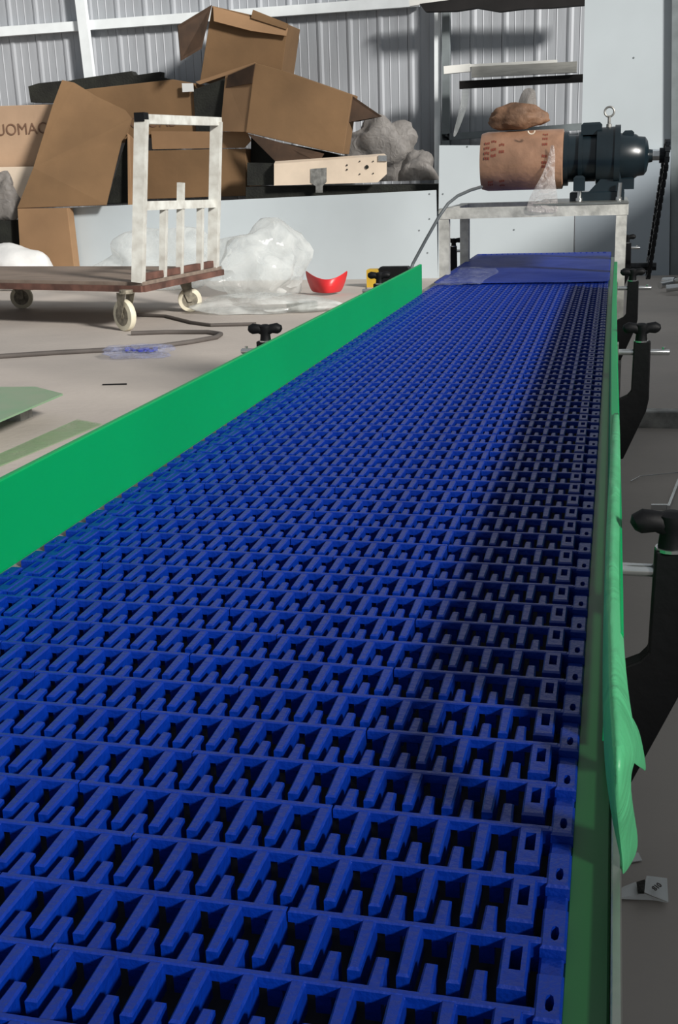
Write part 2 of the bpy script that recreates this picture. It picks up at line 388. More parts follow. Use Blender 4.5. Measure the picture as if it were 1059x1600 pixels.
# peeled film
def sheet(rows, t=0.0006):
    s = MB(); n = len(rows[0])
    s.add([p for r in rows for p in r], [(i*n + j, i*n + j + 1, (i+1)*n + j + 1, (i+1)*n + j) for i in range(len(rows) - 1) for j in range(n - 1)])
    return s
def sheet_obj(name, rows, mt, parent=None, label=None, t=0.0008, sub=2):
    o = sheet(rows).build(name, mt, parent, smooth=True, label=label)
    so_ = o.modifiers.new('thickness', 'SOLIDIFY'); so_.thickness = t
    if sub:
        su = o.modifiers.new('smooth', 'SUBSURF'); su.levels = sub; su.render_levels = sub
    return o
def hat(px, py, z): return fl(px, py, BZ + z)
rows = [
    [hat(957, 640, .063), hat(960, 640, .064), hat(965, 640, .064), hat(969, 640, .062)],
    [hat(947, 800, .063), hat(954, 800, .065), hat(963, 800, .065), hat(971, 800, .060)],
    [hat(943, 900, .062), hat(950, 900, .066), hat(961, 900, .066), hat(971, 900, .058)],
    [hat(940, 1000, .058), hat(949, 1000, .066), hat(962, 1000, .066), hat(975, 1000, .058)],
    [hat(939, 1100, .056), hat(951, 1100, .067), hat(968, 1100, .067), hat(985, 1105, .056)],
    [hat(941, 1170, .052), hat(957, 1175, .066), hat(976, 1170, .066), hat(1003, 1180, .050)],
    [hat(944, 1210, .044), hat(958, 1215, .058), hat(976, 1205, .058), hat(984, 1205, .044)],
    [hat(951, 1260, .034), hat(962, 1262, .046), hat(977, 1255, .040), hat(990, 1262, .024)],
    [hat(958, 1300, .014), hat(966, 1302, .020), hat(980, 1300, .012), hat(1000, 1310, -.006)],
    [hat(968, 1340, .002), hat(972, 1345, .006), hat(980, 1348, .000), hat(997, 1335, -.012)],
    [hat(971, 1366, -.006), hat(973, 1368, -.004), hat(975, 1367, -.006), hat(978, 1364, -.010)],
]
sheet_obj('peeled_film', rows, M['pfilm'], gr, 'pale green protective film hanging loose')
rows = [[hat(985, 1110, .034), hat(992, 1125, .028), hat(1000, 1140, .02)],
        [hat(990, 1160, .026), hat(1000, 1170, .018), hat(1008, 1180, .01)],
        [hat(984, 1195, .018), hat(998, 1202, .010), hat(1011, 1200, .0)],
        [hat(996, 1190, .014), hat(1003, 1200, .006), hat(1009, 1208, -.004)]]
sheet_obj('peeled_film', rows, M['pfilm'], gr)
# clamping brackets
def bracket(Y, side, near=False):
    X0 = .0125 if side > 0 else -.4575
    s = side
    b = MB()
    # boomerang plate in the x-z plane, 14 mm thick
    out = [(0, -.115), (0, -.032), (.012, -.026), (.017, -.020), (.018, .048), (.040, .048), (.041, -.030), (.038, -.047), (.010, -.115)]
    pts = [(X0 + s*(a + .0015), Y - .007, BZ + z) for a, z in out]
    b.prism(pts, (0, .014, 0))
    o = b.build('guide_bracket', M['black'], conv, bevel=.0015)
    xc = X0 + s*.0290
    MB().lathe((xc, Y, BZ + .047), (0, 0, 1), [(0, .0095), (.002, .0095)], 16).build('washer', M['chrome'], o)
    k = MB().lathe((xc, Y, BZ + .049), (0, 0, 1), [(0, .008), (.010, .007), (.014, .009), (.021, .009), (.023, .004)], 16)
    for a in (0, 180):
        ca, sa = math.cos(math.radians(a + 8)), math.sin(math.radians(a + 8))
        k.tube([(xc + ca*r_, Y + sa*r_, BZ + .049 + z_) for r_, z_ in ((.003, .014), (.009, .0165), (.017, .017), (.0215, .015), (.0238, .0135))], [.007, .0068, .0078, .0066, .003], 12)
    k.build('clamp_knob', M['black'], o, smooth=True)
    MB().lathe((X0 - s*.0005, Y - .0001, BZ + .033), (s, 0, 0), [(0, .0042), (.066, .0042), (.0675, .003)], 14).build('guide_rod', M['chrome'], o, smooth=True)
    MB().lathe((xc + s*.030, Y, BZ + .036), (0, 0, 1), [(0, .0025), (.004, .0025)], 8).build('set_screw', M['chrome'], o)
    MB().box((min(X0, X0 - s*.002), Y - .012, BZ + .02), (max(X0, X0 - s*.002), Y + .012, BZ + .045)).build('rod_plate', M['steel'], o)
for Y in (2.48*H, 5.65*H, 8.7*H, 13.0*H):
    for s in (1, -1): bracket(Y, s)

# drive portal and gear motor
def pz(z): return CAM.z + z*H
ya, yb = 11.2*H, 12.9*H
xl, xr = -1.66*H, .13*H
fr = MB()
port = MB().box((xl, ya, pz(-.455)), (xr, ya + .035, pz(-.355)), .001).build('portal_beam', M['portal'], conv, label='scuffed steel cross beam under the motor')
MB().box((xl, yb - .035, pz(-.455)), (xr, yb, pz(-.355)), .001).build('portal_beam', M['portal'], conv)
for xx in (xl, xr - .03):
    MB().box((xx, ya + .001, BZ - .12), (xx + .027, ya + .03, pz(-.458)), .001).build('portal_post', M['portal'], conv)
    MB().box((xx, yb - .03, BZ - .12), (xx + .027, yb - .001, pz(-.458)), .001).build('portal_post', M['portal'], conv)
    MB().box((xx, ya + .036, pz(-.45)), (xx + .027, yb - .036, pz(-.36)), .001).build('portal_beam', M['portal'], conv)
    for yy in (ya + .001, yb - .03):
        MB().box((xx, yy, 0), (xx + .027, yy + .029, BZ - .121), .001).build('leg', M['steel_dull'], conv)
MB().box((-.75*H, ya - .002, pz(-.354)), (xr - .0, yb - .02, pz(-.335)), .001).build('motor_plate', M['steel'], conv)
mY, mZ = 11.95*H, pz(.07)
mot = MB().lathe((-1.33*H, mY, mZ), (1, 0, 0), [(0, .05), (.003, .075), (.02, .0795), (.225, .0795), (.228, .07)], 40).build('gear_motor', M['kraft'], conv, smooth=True, label='motor body wrapped in printed brown paper')
gb = MB().lathe((-1.33*H + .228, mY, mZ), (1, 0, 0), [(0, .072), (.012, .072), (.012, .062), (.04, .062), (.04, .07), (.05, .07), (.05, .062), (.085, .062), (.088, .078), (.135, .080), (.135, .084), (.150, .084), (.150, .062), (.190, .058), (.198, .052), (.215, .050), (.222, .040), (.226, .018), (.236, .016)], 40)
gx = -1.33*H + .228
gbo = gb.build('gearbox', M['gear'], mot, smooth=True)
sdl = MB().box((gx + .02, mY - .06, pz(-.334)), (gx + .165, mY + .06, pz(-.25)), .002).prism([(gx + .07, mY - .055, pz(-.25)), (gx + .165, mY - .055, pz(-.25)), (gx + .15, mY - .055, pz(-.06)), (gx + .12, mY - .055, pz(-.06))], (0, .11, 0))
sdl.build('gearbox_foot', M['gear'], mot)
for bx in (((.03, -.09, -.085), (.06, -.04, -.045)), ((.045, -.03, .06), (.10, .03, .092)), ((.155, -.02, .045), (.185, .02, .068)), ((.155, -.03, -.085), (.19, .01, -.052))):
    MB().box((gx + bx[0][0], mY + bx[0][1], mZ + bx[0][2]), (gx + bx[1][0], mY + bx[1][1], mZ + bx[1][2]), .006).build('gearbox_boss', M['gear'], mot)
for a in (.045, .150):
    MB().lathe((gx + a, mY - .07, pz(-.333)), (.05, 0, 1), [(0, .009), (.008, .009), (.008, .006), (.045, .006)], 12).build('foot_bolt', M['chrome'], mot, smooth=True)
MB().torus((gx + .118, mY, mZ + .118), (0, 1, 0), .0125, .0028).lathe((gx + .118, mY, mZ + .078), (0, 0, 1), [(0, .007), (.008, .007), (.010, .004), (.028, .004)], 10).build('eye_bolt', M['steel_dull'], mot, smooth=True)
MB().lathe((gx + .234, mY, mZ), (1, 0, 0), [(0, .0125), (.045, .0125)], 16).build('output_shaft', M['chrome'], mot, smooth=True)
spx = gx + .268; sp = MB(); nt_ = 15; prof = []
for i in range(nt_*4):
    t = 2*math.pi*i/(nt_*4); r_ = .0365 if i % 4 in (0, 1) else .031
    prof.append((math.cos(t)*r_, math.sin(t)*r_))
sp.prism([(spx, mY + a, mZ + b_) for a, b_ in prof], (.008, 0, 0)).lathe((spx - .014, mY, mZ), (1, 0, 0), [(0, .02), (.014, .02)], 16)
sp.build('drive_sprocket', M['chain'], mot)
# chain loop down to the belt shaft
cY, cZ = 13.2*H, BZ - .028
csx = spx + .004
MB().prism([(spx - .022, cY + a*.9, cZ + b_*.9) for a, b_ in prof], (.008, 0, 0)).lathe((-.04, cY, cZ), (1, 0, 0), [(0, .012), (spx + .044, .012)], 14).build('driven_sprocket', M['chain'], conv)
top = Vector((csx, mY, mZ)); bot = Vector((csx - .022, cY, cZ)); dv = (bot - top); L_ = dv.length; dv.normalize()
sd_ = Vector((0, dv.z, -dv.y)).normalized()
path = []
R1, R2 = .0375, .034
def arc(c, r, a0, a1, nn):
    for i in range(nn):
        a = a0 + (a1 - a0)*i/nn; path.append(c + (sd_*math.cos(a) - dv*math.sin(a))*r)
arc(top, R1, 0, math.pi, 9)
for i in range(30): path.append((top - sd_*R1).lerp(bot - sd_*R2, i/30))
arc(bot, R2, math.pi, 2*math.pi, 9)
for i in range(30): path.append((bot + sd_*R2).lerp(top + sd_*R1, i/30))
ch = MB()
for i in range(len(path)):
    a, b_ = path[i], path[(i+1) % len(path)]; wdt = .013 if i % 2 else .009
    ch.bar(a, b_, wdt, .0095, up=(1, 0, 0)) if False else ch.bar(a, b_, .0095, wdt, up=(1, 0, 0))
ch.build('drive_chain', M['chain'], conv, label='black roller chain running down from the motor sprocket')
# printed marks and the torn kraft sheet, wrap film on the motor
pr = MB()
def onwrap(x, a, dx, da, r_=.0801):
    pts = []
    for u, v in ((0, 0), (1, 0), (1, 1), (0, 1)):
        t = math.radians(a + v*da); pts.append((x + u*dx, mY - math.cos(t)*r_, mZ + math.sin(t)*r_))
    pr.prism(pts, (0, -.0004, 0))
for cx_, rowsa in ((-.352, (34, 24, 14, 4)), (-.334, (38, 20, 8)), (-.312, (30, 16)), (-.196, (52, 40, 28, 4, -8, -16)), (-.344, (-46, -54)), (-.312, (-44, -56))):
    for a in rowsa:
        for e in range(3): onwrap(cx_ + e*.005, a + random.uniform(-1, 1), .0035, 5)
pr.build('printed_lettering', M['ink_r'], mot, kind='stuff')
def crumple(name, c, size, mt, seed, amp=.25, sub=4, zmin=None, parent=None, cut=None, freq=1.5):
    import bmesh
    b = bmesh.new(); bmesh.ops.create_icosphere(b, subdivisions=sub, radius=1.0)
    for v in b.verts:
        p = v.co.copy(); o_ = Vector((seed*3.1, seed*1.7, seed))
        w = 1 + amp*(noise.noise(p*freq + o_)*1.6 + (1 - abs(noise.noise(p*freq*2.4 + o_))*2)*.30)
        p = Vector((p.x*size[0]*w, p.y*size[1]*w, p.z*size[2]*w))
        v.co = p + Vector(c)
        if zmin is not None and v.co.z < zmin: v.co.z = zmin
    me = MB(); b.verts.ensure_lookup_table()
    me.v = [v.co.copy() for v in b.verts]; me.f = [tuple(v.index for v in f.verts) for f in b.faces]; b.free()
    return me.build(name, mt, parent, smooth=True)
pc = at(808, 187, mY - .02)
paper = crumple('crumpled_paper', (pc.x, mY - .015, mZ + .0815 + .032), (.078, .03, .034), M['kraft2'], 7, .17, 4, zmin=mZ + .0812, freq=1.9)
tag(paper, 'crumpled brown kraft paper lying on top of the wrapped motor', 'paper')
mT = mY + .03
rows = [[at(806, 196, mT), at(824, 196, mT - .01), at(842, 196, mT)], [at(806, 170, mT), at(822, 168, mT - .015), at(840, 172, mT)], [at(812, 150, mT), at(824, 146, mT - .012), at(838, 152, mT)], [at(818, 138, mT), at(828, 136, mT), at(837, 140, mT)]]
sheet_obj('torn_plastic', rows, M['bag_g'], None)
tag(bpy.data.objects['torn_plastic'], 'torn grey plastic sticking up behind the crumpled brown paper', 'plastic')
MB().torus(at(830, 204, 3.22), (0, 1, 0), .009, .002, a0=math.pi*0.0, a1=math.pi).build('wrap_tie', M['cream'], mot, smooth=True)
yf = ya - .006
rows = [[at(860, 226, mY - .088), at(866, 226, mY - .088)], [at(856, 250, mY - .088), at(868, 250, mY - .087)], [at(846, 275, mY - .09), at(866, 276, mY - .085)],
        [at(832, 298, mY - .10), at(870, 299, mY - .09)], [at(824, 314, yf), at(872, 316, yf)], [at(820, 332, yf), at(874, 334, yf)]]
rows = [[r[0], r[0].lerp(r[1], .33) + Vector((0, -.008 if i % 2 else .004, 0)), r[0].lerp(r[1], .66) + Vector((0, .004 if i % 2 else -.008, 0)), r[1]] for i, r in enumerate(rows)]
o = sheet_obj('stretch_film', rows, M['thin'])
tag(o, 'twisted tail of clear film hanging from the wrapped motor over the cross beam', 'film')
MB().tube([at(752, 292, 3.2), at(735, 297, 3.12), at(715, 306, 3.06), at(700, 318, 3.02), at(686, 338, 3.0), at(665, 375, 3.0), at(645, 412, 3.0), at(632, 450, 2.95), at(622, 500, 2.9)], .0042, 10).build('motor_cable', M['cable'], mot, smooth=True)

# clear wrap stretched over the far end of the belt
rows = []
for i in range(18):
    y = (10.3 + 3.72*min(i, 14)/14)*H + (.02, .034, .036)[max(0, i - 15)]*(i > 14)
    zd = (-.004, -.018, -.05)[max(0, i - 15)]*(i > 14); r_ = []
    for j in range(13):
        x_ = -.444 + .441*j/12
        r_.append((x_, y, BZ + .004 + .001*noise.noise((x_*14, y*6, 2)) + zd))
    rows.append(r_)
o = sheet_obj('stretch_wrap', rows, M['bwrap'], None, t=.0003, sub=1)
tag(o, 'blue-tinted wrap stretched flat over the far end of the belt under the motor', 'film')

rows = []
for i in range(9):
    y = (10.1 + 1.9*i/8)*H
    rows.append([(-.47 + .03*noise.noise((y*5, j, 3)) + .16*j/5, y, BZ + .006 + .006*noise.noise((j*.9, y*14, 5)) - (.05 if j == 0 else 0)) for j in range(6)])
tag(sheet_obj('clear_wrap', rows, M['clear'], None, t=.0003, sub=2), 'crinkled clear wrap folded over the left belt edge just past the green guard', 'film')

# ---------------------------------------------------------------- platform cart
cart = thing('platform_cart', 'platform cart with brown deck and welded white handle frame', 'cart', (-2.9, 6.0, 0))
DZ = .25
def dk(px, py): return fl(px, py, DZ)
A_, B_, C_, D_ = dk(-90, 435), dk(222, 441), dk(346, 416), dk(-90, 416)
MB().prism([A_, B_, C_, D_], (0, 0, -.018)).build('deck_board', M['deck'], cart)
fm = MB()
for a, b_ in ((A_, B_), (B_, C_), (C_, D_), (D_, A_)):
    off = Vector((0, 0, -.0345)); fm.bar(a + off, b_ + off, .03, .032)
fm.build('deck_frame', M['edge'], cart)
def lerp(a, b_, t): return a.lerp(b_, t)
hb0 = lerp(B_, C_, .01) + Vector((-.03, .01, 0)); hb1 = lerp(B_, C_, .95) + Vector((-.03, 0, 0))
t0 = at(221, 186, hb0.y - .02); t1 = at(338, 190, hb1.y - .02)
lp = MB().bar(hb0, t0, .058, .05).build('handle_post', M['cpaint'], cart)
MB().box((t0.x - .026, t0.y - .03, t0.z - .012), (t0.x + .026, t0.y + .03, t0.z + .03)).build('end_cap', M['black'], lp)
MB().bar(hb1, t1, .058, .05).build('handle_post', M['cpaint'], cart)
MB().bar(lerp(t0, t1, .04), lerp(t0, t1, 1.03), .045, .045).build('handle_bar', M['cpaint'], cart)
ml = at(218, 322, hb0.y - .01); mr_ = at(334, 318, hb1.y - .01)
MB().bar(ml, mr_, .04, .045).build('middle_rail', M['cpaint'], cart)
for u, top_e in ((.30, 0), (.52, .13), (.80, 0)):
    b0 = lerp(hb0, hb1, u); m0 = lerp(ml, mr_, u)
    MB().bar(b0, m0 + (m0 - b0).normalized()*(top_e - .015), .034, .034).build('upright', M['cpaint'], cart)
MB().bar(hb0 + Vector((0, 0, .02)), hb1 + Vector((0, 0, .02)), .03, .035).build('lower_rail', M['edge'], cart)
def caster(px, Yf, R, yaw):
    p = fl(px, Yf); p.z = R
    d = Vector((math.cos(yaw), math.sin(yaw), 0)); s = Vector((-d.y, d.x, 0))
    w = MB().lathe(p - s*.018, s, [(0, R*.70), (0.002, R*.97), (.006, R), (.030, R), (.034, R*.97), (.036, R*.70)], 28)
    wo = w.build('caster_wheel', M['tyre'], cart, smooth=True)
    MB().lathe(p - s*.022, s, [(0, R*.18), (.003, R*.25), (.003, R*.66), (.041, R*.66), (.041, R*.25), (.044, R*.18)], 24).build('wheel_hub', M['cast'], wo)
    f = MB()
    topz = DZ - .05
    for k_ in (-1, 1):
        a = p + s*.027*k_; b0 = Vector((p.x, p.y, topz)) + s*.027*k_ - d*.035
        f.prism([a - d*.012 - Vector((0, 0, .01)), a + d*.016 - Vector((0, 0, .01)), b0 + d*.05, b0 - d*.03], s*.003*k_)
    f.lathe(Vector((p.x, p.y, topz - .004)) - d*.03, (0, 0, 1), [(0, .045), (.004, .045), (.004, .035), (.018, .035)], 16)
    f.build('caster_fork', M['cast'], wo)
caster(197, 517, .082, 2.6); caster(298, 487, .070, .35); caster(36, 482, .070, .3)

# ---------------------------------------------------------------- cartons and scrap behind the low panel
def carton(name, label, front, Y, depth, mt, skew=(0, 0), flaps=(), group='cardboard boxes heaped against the wall', open_top=False, YY=None, inner=None):
    pts = [at(a, b_, Y if YY is None else YY[i]) for i, (a, b_) in enumerate(front)]
    loc = sum(pts, Vector())/len(pts)
    t = thing(name, label, 'box', (loc.x, loc.y, min(p.z for p in pts)), group)
    MB().prism(pts, (skew[0], depth, skew[1])).build('body', mt, t, bevel=.004)
    for fp in flaps:
        poly, ys, fmt = fp
        MB().slab([at(a, b_, ys[i] if isinstance(ys, (list, tuple)) else ys) for i, (a, b_) in enumerate(poly)], .007).build('flap', fmt, t)
    return t
def text(s, mt, p, size, parent, yaw=0, ext=.0005):
    c = bpy.data.curves.new('printed_lettering', 'FONT'); c.body = s; c.size = size; c.extrude = ext
    c.materials.append(mt); tmp = bpy.data.objects.new('tmp_text', c); me = bpy.data.meshes.new_from_object(tmp); bpy.data.objects.remove(tmp)
    if not me.materials: me.materials.append(mt)
    o = bpy.data.objects.new('printed_lettering', me); link(o, Vector(p), parent); o.rotation_euler = (math.pi/2, 0, yaw); return o
c1 = carton('carton', 'pale carton at the far left edge with large faded letters', [(-90, 168), (84, 163), (76, 259), (-90, 266)], 8.75, .4, M['card_l'])
text('UOMAC', M['ink'], at(-6, 212, 8.745), .125, c1)
carton('carton', 'upright carton behind the white cart handle with a white sticker on its top edge', [(128, 140), (270, 124), (304, 130), (306, 206), (236, 210), (128, 230)], 8.85, .3, M['card'],
       flaps=[([(236, 205), (386, 206), (392, 220), (382, 231), (238, 233)], 8.74, M['card_in'])])
cc = [o for o in bpy.data.objects if o.name.startswith('carton')][-1]
text('C  OAB', M['ink'], at(203, 200, 8.845), .12, cc)
MB().slab([at(284, 130, 8.80), at(301, 130, 8.80), at(302, 143, 8.80), at(285, 144, 8.80)], .012).build('sticker', M['paper'], cc, label='small white sticker')
carton('carton', 'brown carton standing lowest behind the cart handle on the white panel', [(209, 236), (384, 232), (384, 306), (209, 312)], 8.72, .42, M['card'],
       flaps=[])
# leaning opened panel in front
lo_ = thing('opened_carton', 'large opened carton sheet leaning left of the cart handle', 'box', at(110, 320, 8.15), 'cardboard boxes heaped against the wall')
MB().slab([at(97, 125, 8.6), at(116, 129, 8.6), at(150, 150, 8.57), at(196, 172, 8.53), at(206, 185, 8.5), at(200, 209, 8.46), at(190, 220, 8.44), at(166, 320, 8.15), at(27, 325, 8.13), at(52, 262, 8.25), at(82, 165, 8.5)], .008).build('panel', M['card'], lo_)
MB().slab([at(199, 208, 8.44), at(203, 211, 8.44), at(206, 320, 8.3), at(200, 320, 8.3)], .22).build('side_panel', M['card_in'], lo_)
MB().slab([at(166, 318, 8.40), at(199, 212, 8.50), at(206, 316, 8.40)], .03).build('inside_shade', M['darkstuff'], lo_, label='dark slab for the shaded opening of the carton')  # dark slab stands for the shade within the carton
carton('carton', 'tall light brown carton standing left of the low white panel', [(27, 326), (105, 325), (119, foot(119, 8.12)), (34, foot(34, 8.12))], 8.12, .1, M['card_in'])
# upper open carton
up_ = thing('opened_carton', 'topmost open carton with a dark flap sticking out to the left', 'box', at(380, 110, 8.9), 'cardboard boxes heaped against the wall')
MB().prism([at(331, 9, 8.86), at(396, 24, 8.86), at(450, 38, 8.86), at(440, 112, 8.86), at(397, 98, 8.84), at(312, 128, 8.84)], (0, .35, 0)).build('body', M['card'], up_, bevel=.004)
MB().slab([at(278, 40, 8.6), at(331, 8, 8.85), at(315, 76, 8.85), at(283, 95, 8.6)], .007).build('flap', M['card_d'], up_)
MB().slab([at(333, 10, 8.85), at(394, 27, 8.85), at(450, 44, 8.85), at(447, 56, 8.82), at(392, 48, 8.80), at(334, 33, 8.80)], .007).build('flap', M['card_in'], up_)
MB().slab([at(395, 15, 8.84), at(450, 37, 8.84), at(447, 46, 8.83), at(392, 28, 8.83)], .007).build('flap', M['card'], up_)
MB().slab([at(305, 128, 8.80), at(398, 97, 8.80), at(398, 102, 8.80), at(312, 132, 8.80)], .02).build('edge_flap', M['card_in'], up_)
# right big carton
rb = thing('opened_carton', 'big carton lying tilted, open on its left side, above the metal channel', 'box', at(460, 240, 8.7), 'cardboard boxes heaped against the wall')
MB().prism([at(398, 98, 8.62), at(441, 110, 8.62), at(550, 148, 8.62), at(536, 241, 8.55), at(500, 234, 8.55), at(384, 207, 8.55)], (0, .20, 0)).build('body', M['card'], rb, bevel=.004)
MB().slab([at(352, 118, 8.78), at(400, 98, 8.63), at(386, 206, 8.56), at(344, 205, 8.7)], .008).build('side_panel', M['card_in'], rb)
MB().slab([at(356, 118, 8.75), at(398, 100, 8.60), at(393, 130, 8.60), at(353, 137, 8.75)], .006).build('flap', M['card_d'], rb)  # dark piece stands for the shade atop the inner face
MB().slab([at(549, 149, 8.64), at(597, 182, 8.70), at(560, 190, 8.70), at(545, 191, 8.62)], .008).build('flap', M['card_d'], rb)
MB().slab([at(386, 208, 8.54), at(436, 222, 8.5), at(506, 240, 8.5), at(498, 253, 8.45), at(430, 252, 8.45)], .008).build('flap', M['card_d'], rb)  # dark piece stands for the shade under the carton
dt = MB().prism([at(302, 140, 8.82), at(352, 122, 8.82), at(345, 206, 8.82), at(306, 206, 8.82)], (0, .025, 0)).build('board_and_backing', M['darkstuff'])
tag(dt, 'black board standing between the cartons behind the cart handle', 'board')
tp = MB().prism([at(44, 135, 9.17), at(60, 130, 9.17), at(98, 126, 9.17), at(84, 160, 9.17), at(48, 160, 9.17)], (0, .1, 0)).prism([at(98, 128, 9.17), at(130, 122, 9.17), at(205, 111, 9.17), at(209, 118, 9.17), at(250, 112, 9.17), at(250, 120, 9.17), at(292, 130, 9.17), at(240, 134, 9.17), at(140, 142, 9.17)], (0, .1, 0)).build('tarpaulin', M['darkstuff'])
tag(tp, 'black torn tarpaulin lying over the top of the leaning cartons', 'tarpaulin')
# metal channel, with bracket and the dark case under it
cs = thing('metal_channel', 'cream metal channel with punched holes lying on the low panel below the big carton', 'channel', at(515, 292, 8.4))
MB().slab([at(428, 256, 8.34), at(604, 243, 8.34), at(604, 272, 8.34), at(590, 285, 8.34), at(428, 290, 8.34)], .004).slab([at(428, 256, 8.34), at(604, 243, 8.34), at(600, 240, 8.41), at(430, 252, 8.41)], .004).build('web', M['cream'], cs)
MB().slab([at(485, 264, 8.335), at(510, 262, 8.335), at(510, 284, 8.335), at(504, 291, 8.335), at(504, 301, 8.335), at(493, 301, 8.335), at(493, 291, 8.335), at(485, 285, 8.335)], .006).build('bracket', M['steel_dull'], cs)
for a, b_, r_ in ((573, 261, .014), (542, 258, .006), (542, 265, .006), (562, 252, .005), (583, 252, .005), (562, 272, .005), (583, 271, .005)):
    MB().lathe(at(a, b_, 8.334), (0, -1, 0), [(0, r_), (.001, r_)], 14).build('hole', M['darkstuff'], cs)
MB().slab([at(591, 243, 8.33), at(604, 243, 8.33), at(604, 252, 8.33), at(591, 252, 8.33)], .01).build('end_clip', M['chrome'], cs)
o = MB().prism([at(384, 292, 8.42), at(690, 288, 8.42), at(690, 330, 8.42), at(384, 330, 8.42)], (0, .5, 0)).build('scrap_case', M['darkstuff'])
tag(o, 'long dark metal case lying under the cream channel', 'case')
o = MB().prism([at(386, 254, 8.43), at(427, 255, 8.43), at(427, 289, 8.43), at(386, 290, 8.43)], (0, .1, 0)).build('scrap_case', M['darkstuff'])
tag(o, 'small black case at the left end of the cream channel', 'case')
o = MB().prism([at(392, 214, 8.84), at(505, 236, 8.84), at(538, 244, 8.84), at(538, 286, 8.84), at(392, 287, 8.84)], (0, .06, 0)).build('board_and_backing', M['darkstuff'])  # backing added to darken the gap under the carton
tag(o, 'dark backing added for the shaded gap under the big tilted carton', 'board')
zc = at(500, 287, 8.6).z
o = crumple('polythene_bundle', at(594, 232, 8.93), (.24, .11, .22), M['bag_g'], 5, .3, zmin=zc); tag(o, 'grey crumpled polythene heap right of the big tilted carton', 'plastic')
o = crumple('polythene_bundle', at(654, 272, 8.60), (.14, .11, .15), M['bag_g'], 9, .25, zmin=zc); tag(o, 'low brownish polythene bundle beside the white door jamb', 'plastic')
o = crumple('scrap_bundle', at(4, 312, 8.3), (.13, .09, .2), M['bag_g'], 12, .3, zmin=at(16, 345, 8.2).z + .002); tag(o, 'grey wrapped bundle at the far left under the pale carton', 'bundle')
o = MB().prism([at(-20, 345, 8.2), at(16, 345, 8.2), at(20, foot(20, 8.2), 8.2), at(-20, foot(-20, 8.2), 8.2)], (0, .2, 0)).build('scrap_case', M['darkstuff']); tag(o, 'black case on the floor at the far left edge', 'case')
o = MB().prism([at(-40, 262, 8.6), at(56, 260, 8.6), at(38, 310, 8.6), at(-40, 312, 8.6)], (0, .1, 0)).build('board_and_backing', M['cream']); tag(o, 'cream board edge below the pale lettered carton', 'board')
o = crumple('woven_sack', Vector((at(22, 400, 7.75).x, 7.75, at(22, 384, 7.75).z*.45)), (.30, .17, at(22, 384, 7.75).z*.55), M['sack'], 2, .1, zmin=0.0); tag(o, 'rounded white sack behind the cart deck at left', 'sack')

# ---------------------------------------------------------------- floor clutter on the left
def heap(name, px, py, sz, mt, seed, label, cat='plastic', amp=.3, freq=1.5):
    p = fl(px, py); o = crumple(name, p + Vector((0, 0, sz[2]*.75)), sz, mt, seed, amp, 4, zmin=.003, freq=freq); return tag(o, label, cat)
heap('polythene_sheet', 408, 462, (.30, .24, .25), M['bag'], 4, 'heap of clear polythene standing right of the cart')
heap('polythene_sheet', 250, 452, (.42, .14, .22), M['bag'], 6, 'clear polythene behind the cart handle')
heap('polythene_sheet', 412, 487, (.33, .17, .06), M['bag'], 8, 'flat spread of clear polythene in front of the heap by the cart')
# red scoop
rs = thing('red_hood', 'red curved plastic hood on the floor by the low white panel', 'scoop', fl(512, 460))
rows = []
for i in range(13):
    t = -1 + 2*i/12
    px_ = 510 + 35*t; ytop = 436 - 16*abs(t)**2.0; ybot = 459 - 3*t*t
    Yt = 7.25 - .16*(1 - t*t)
    rows.append([at(px_, ytop, Yt + .02), at(510 + 31*t, ytop*.5 + ybot*.5, Yt), at(510 + 24*t, ybot, Yt + .02)])
sheet_obj('shell', rows, M['red'], rs, t=.004, sub=2)
tb = MB().lathe(fl(449, 487) + Vector((0, 0, .03)), fl(487, 483) - fl(446, 484), [(0, .030), (.175, .030), (.175, .026), (.172, .02)], 20).build('steel_pipe', M['steel'], smooth=True)
tag(tb, 'short steel pipe lying beside the clear polythene', 'pipe')
MB().lathe(fl(488, 486) + Vector((-.004, 0, .03)), fl(487, 483) - fl(446, 484), [(0, .031), (.006, .031)], 20).build('pipe_end', M['black'], tb)
yb_ = thing('tool_case', 'yellow and black plastic case behind the green guard near its far end', 'case', fl(600, 448))
p = fl(584, 449); MB().box((p.x - .05, p.y, 0), (p.x + .035, p.y + .1, .12), .006).build('lid', M['yellow'], yb_)
MB().box((p.x + .036, p.y, 0), (p.x + .24, p.y + .1, .135), .01).build('body', M['black'], yb_)
hs = MB().tube([fl(-60, 560, .01), fl(0, 557, .01), fl(90, 551, .01), fl(185, 546, .01), fl(250, 541, .01), fl(300, 534, .01), fl(338, 527, .01), fl(345, 522, .01), fl(325, 519, .01), fl(260, 519, .01), fl(205, 521, .01)], .012, 10).build('hose', M['hose'], smooth=True)
tag(hs, 'grey rubber hose looping over the floor in front of the cart', 'hose')
hs = MB().tube([fl(215, 492, .01), fl(260, 494, .01), fl(300, 504, .01), fl(330, 508, .01), fl(400, 506, .01)], .009, 8).build('hose', M['hose'], smooth=True)  # a shadow line on the floor, modelled as a thin dark tube
tag(hs, 'shadow line laid as a thin dark tube behind the front caster of the cart', 'cable')
o = heap('film_scrap', 216, 557, (.13, .1, .03), M['clear'], 3, 'clear film scrap holding blue plastic on the floor before the cart', 'film', .4)
p = fl(200, 553); k = MB()
for i in range(7):
    a = random.uniform(0, 3); c = p + Vector((random.uniform(-.02, .12), random.uniform(-.03, .05), .012)); k.bar(c, c + Vector((math.cos(a)*.05, math.sin(a)*.05, .004)), .022, .008)
k.build('blue_scrap', M['blue'], o)
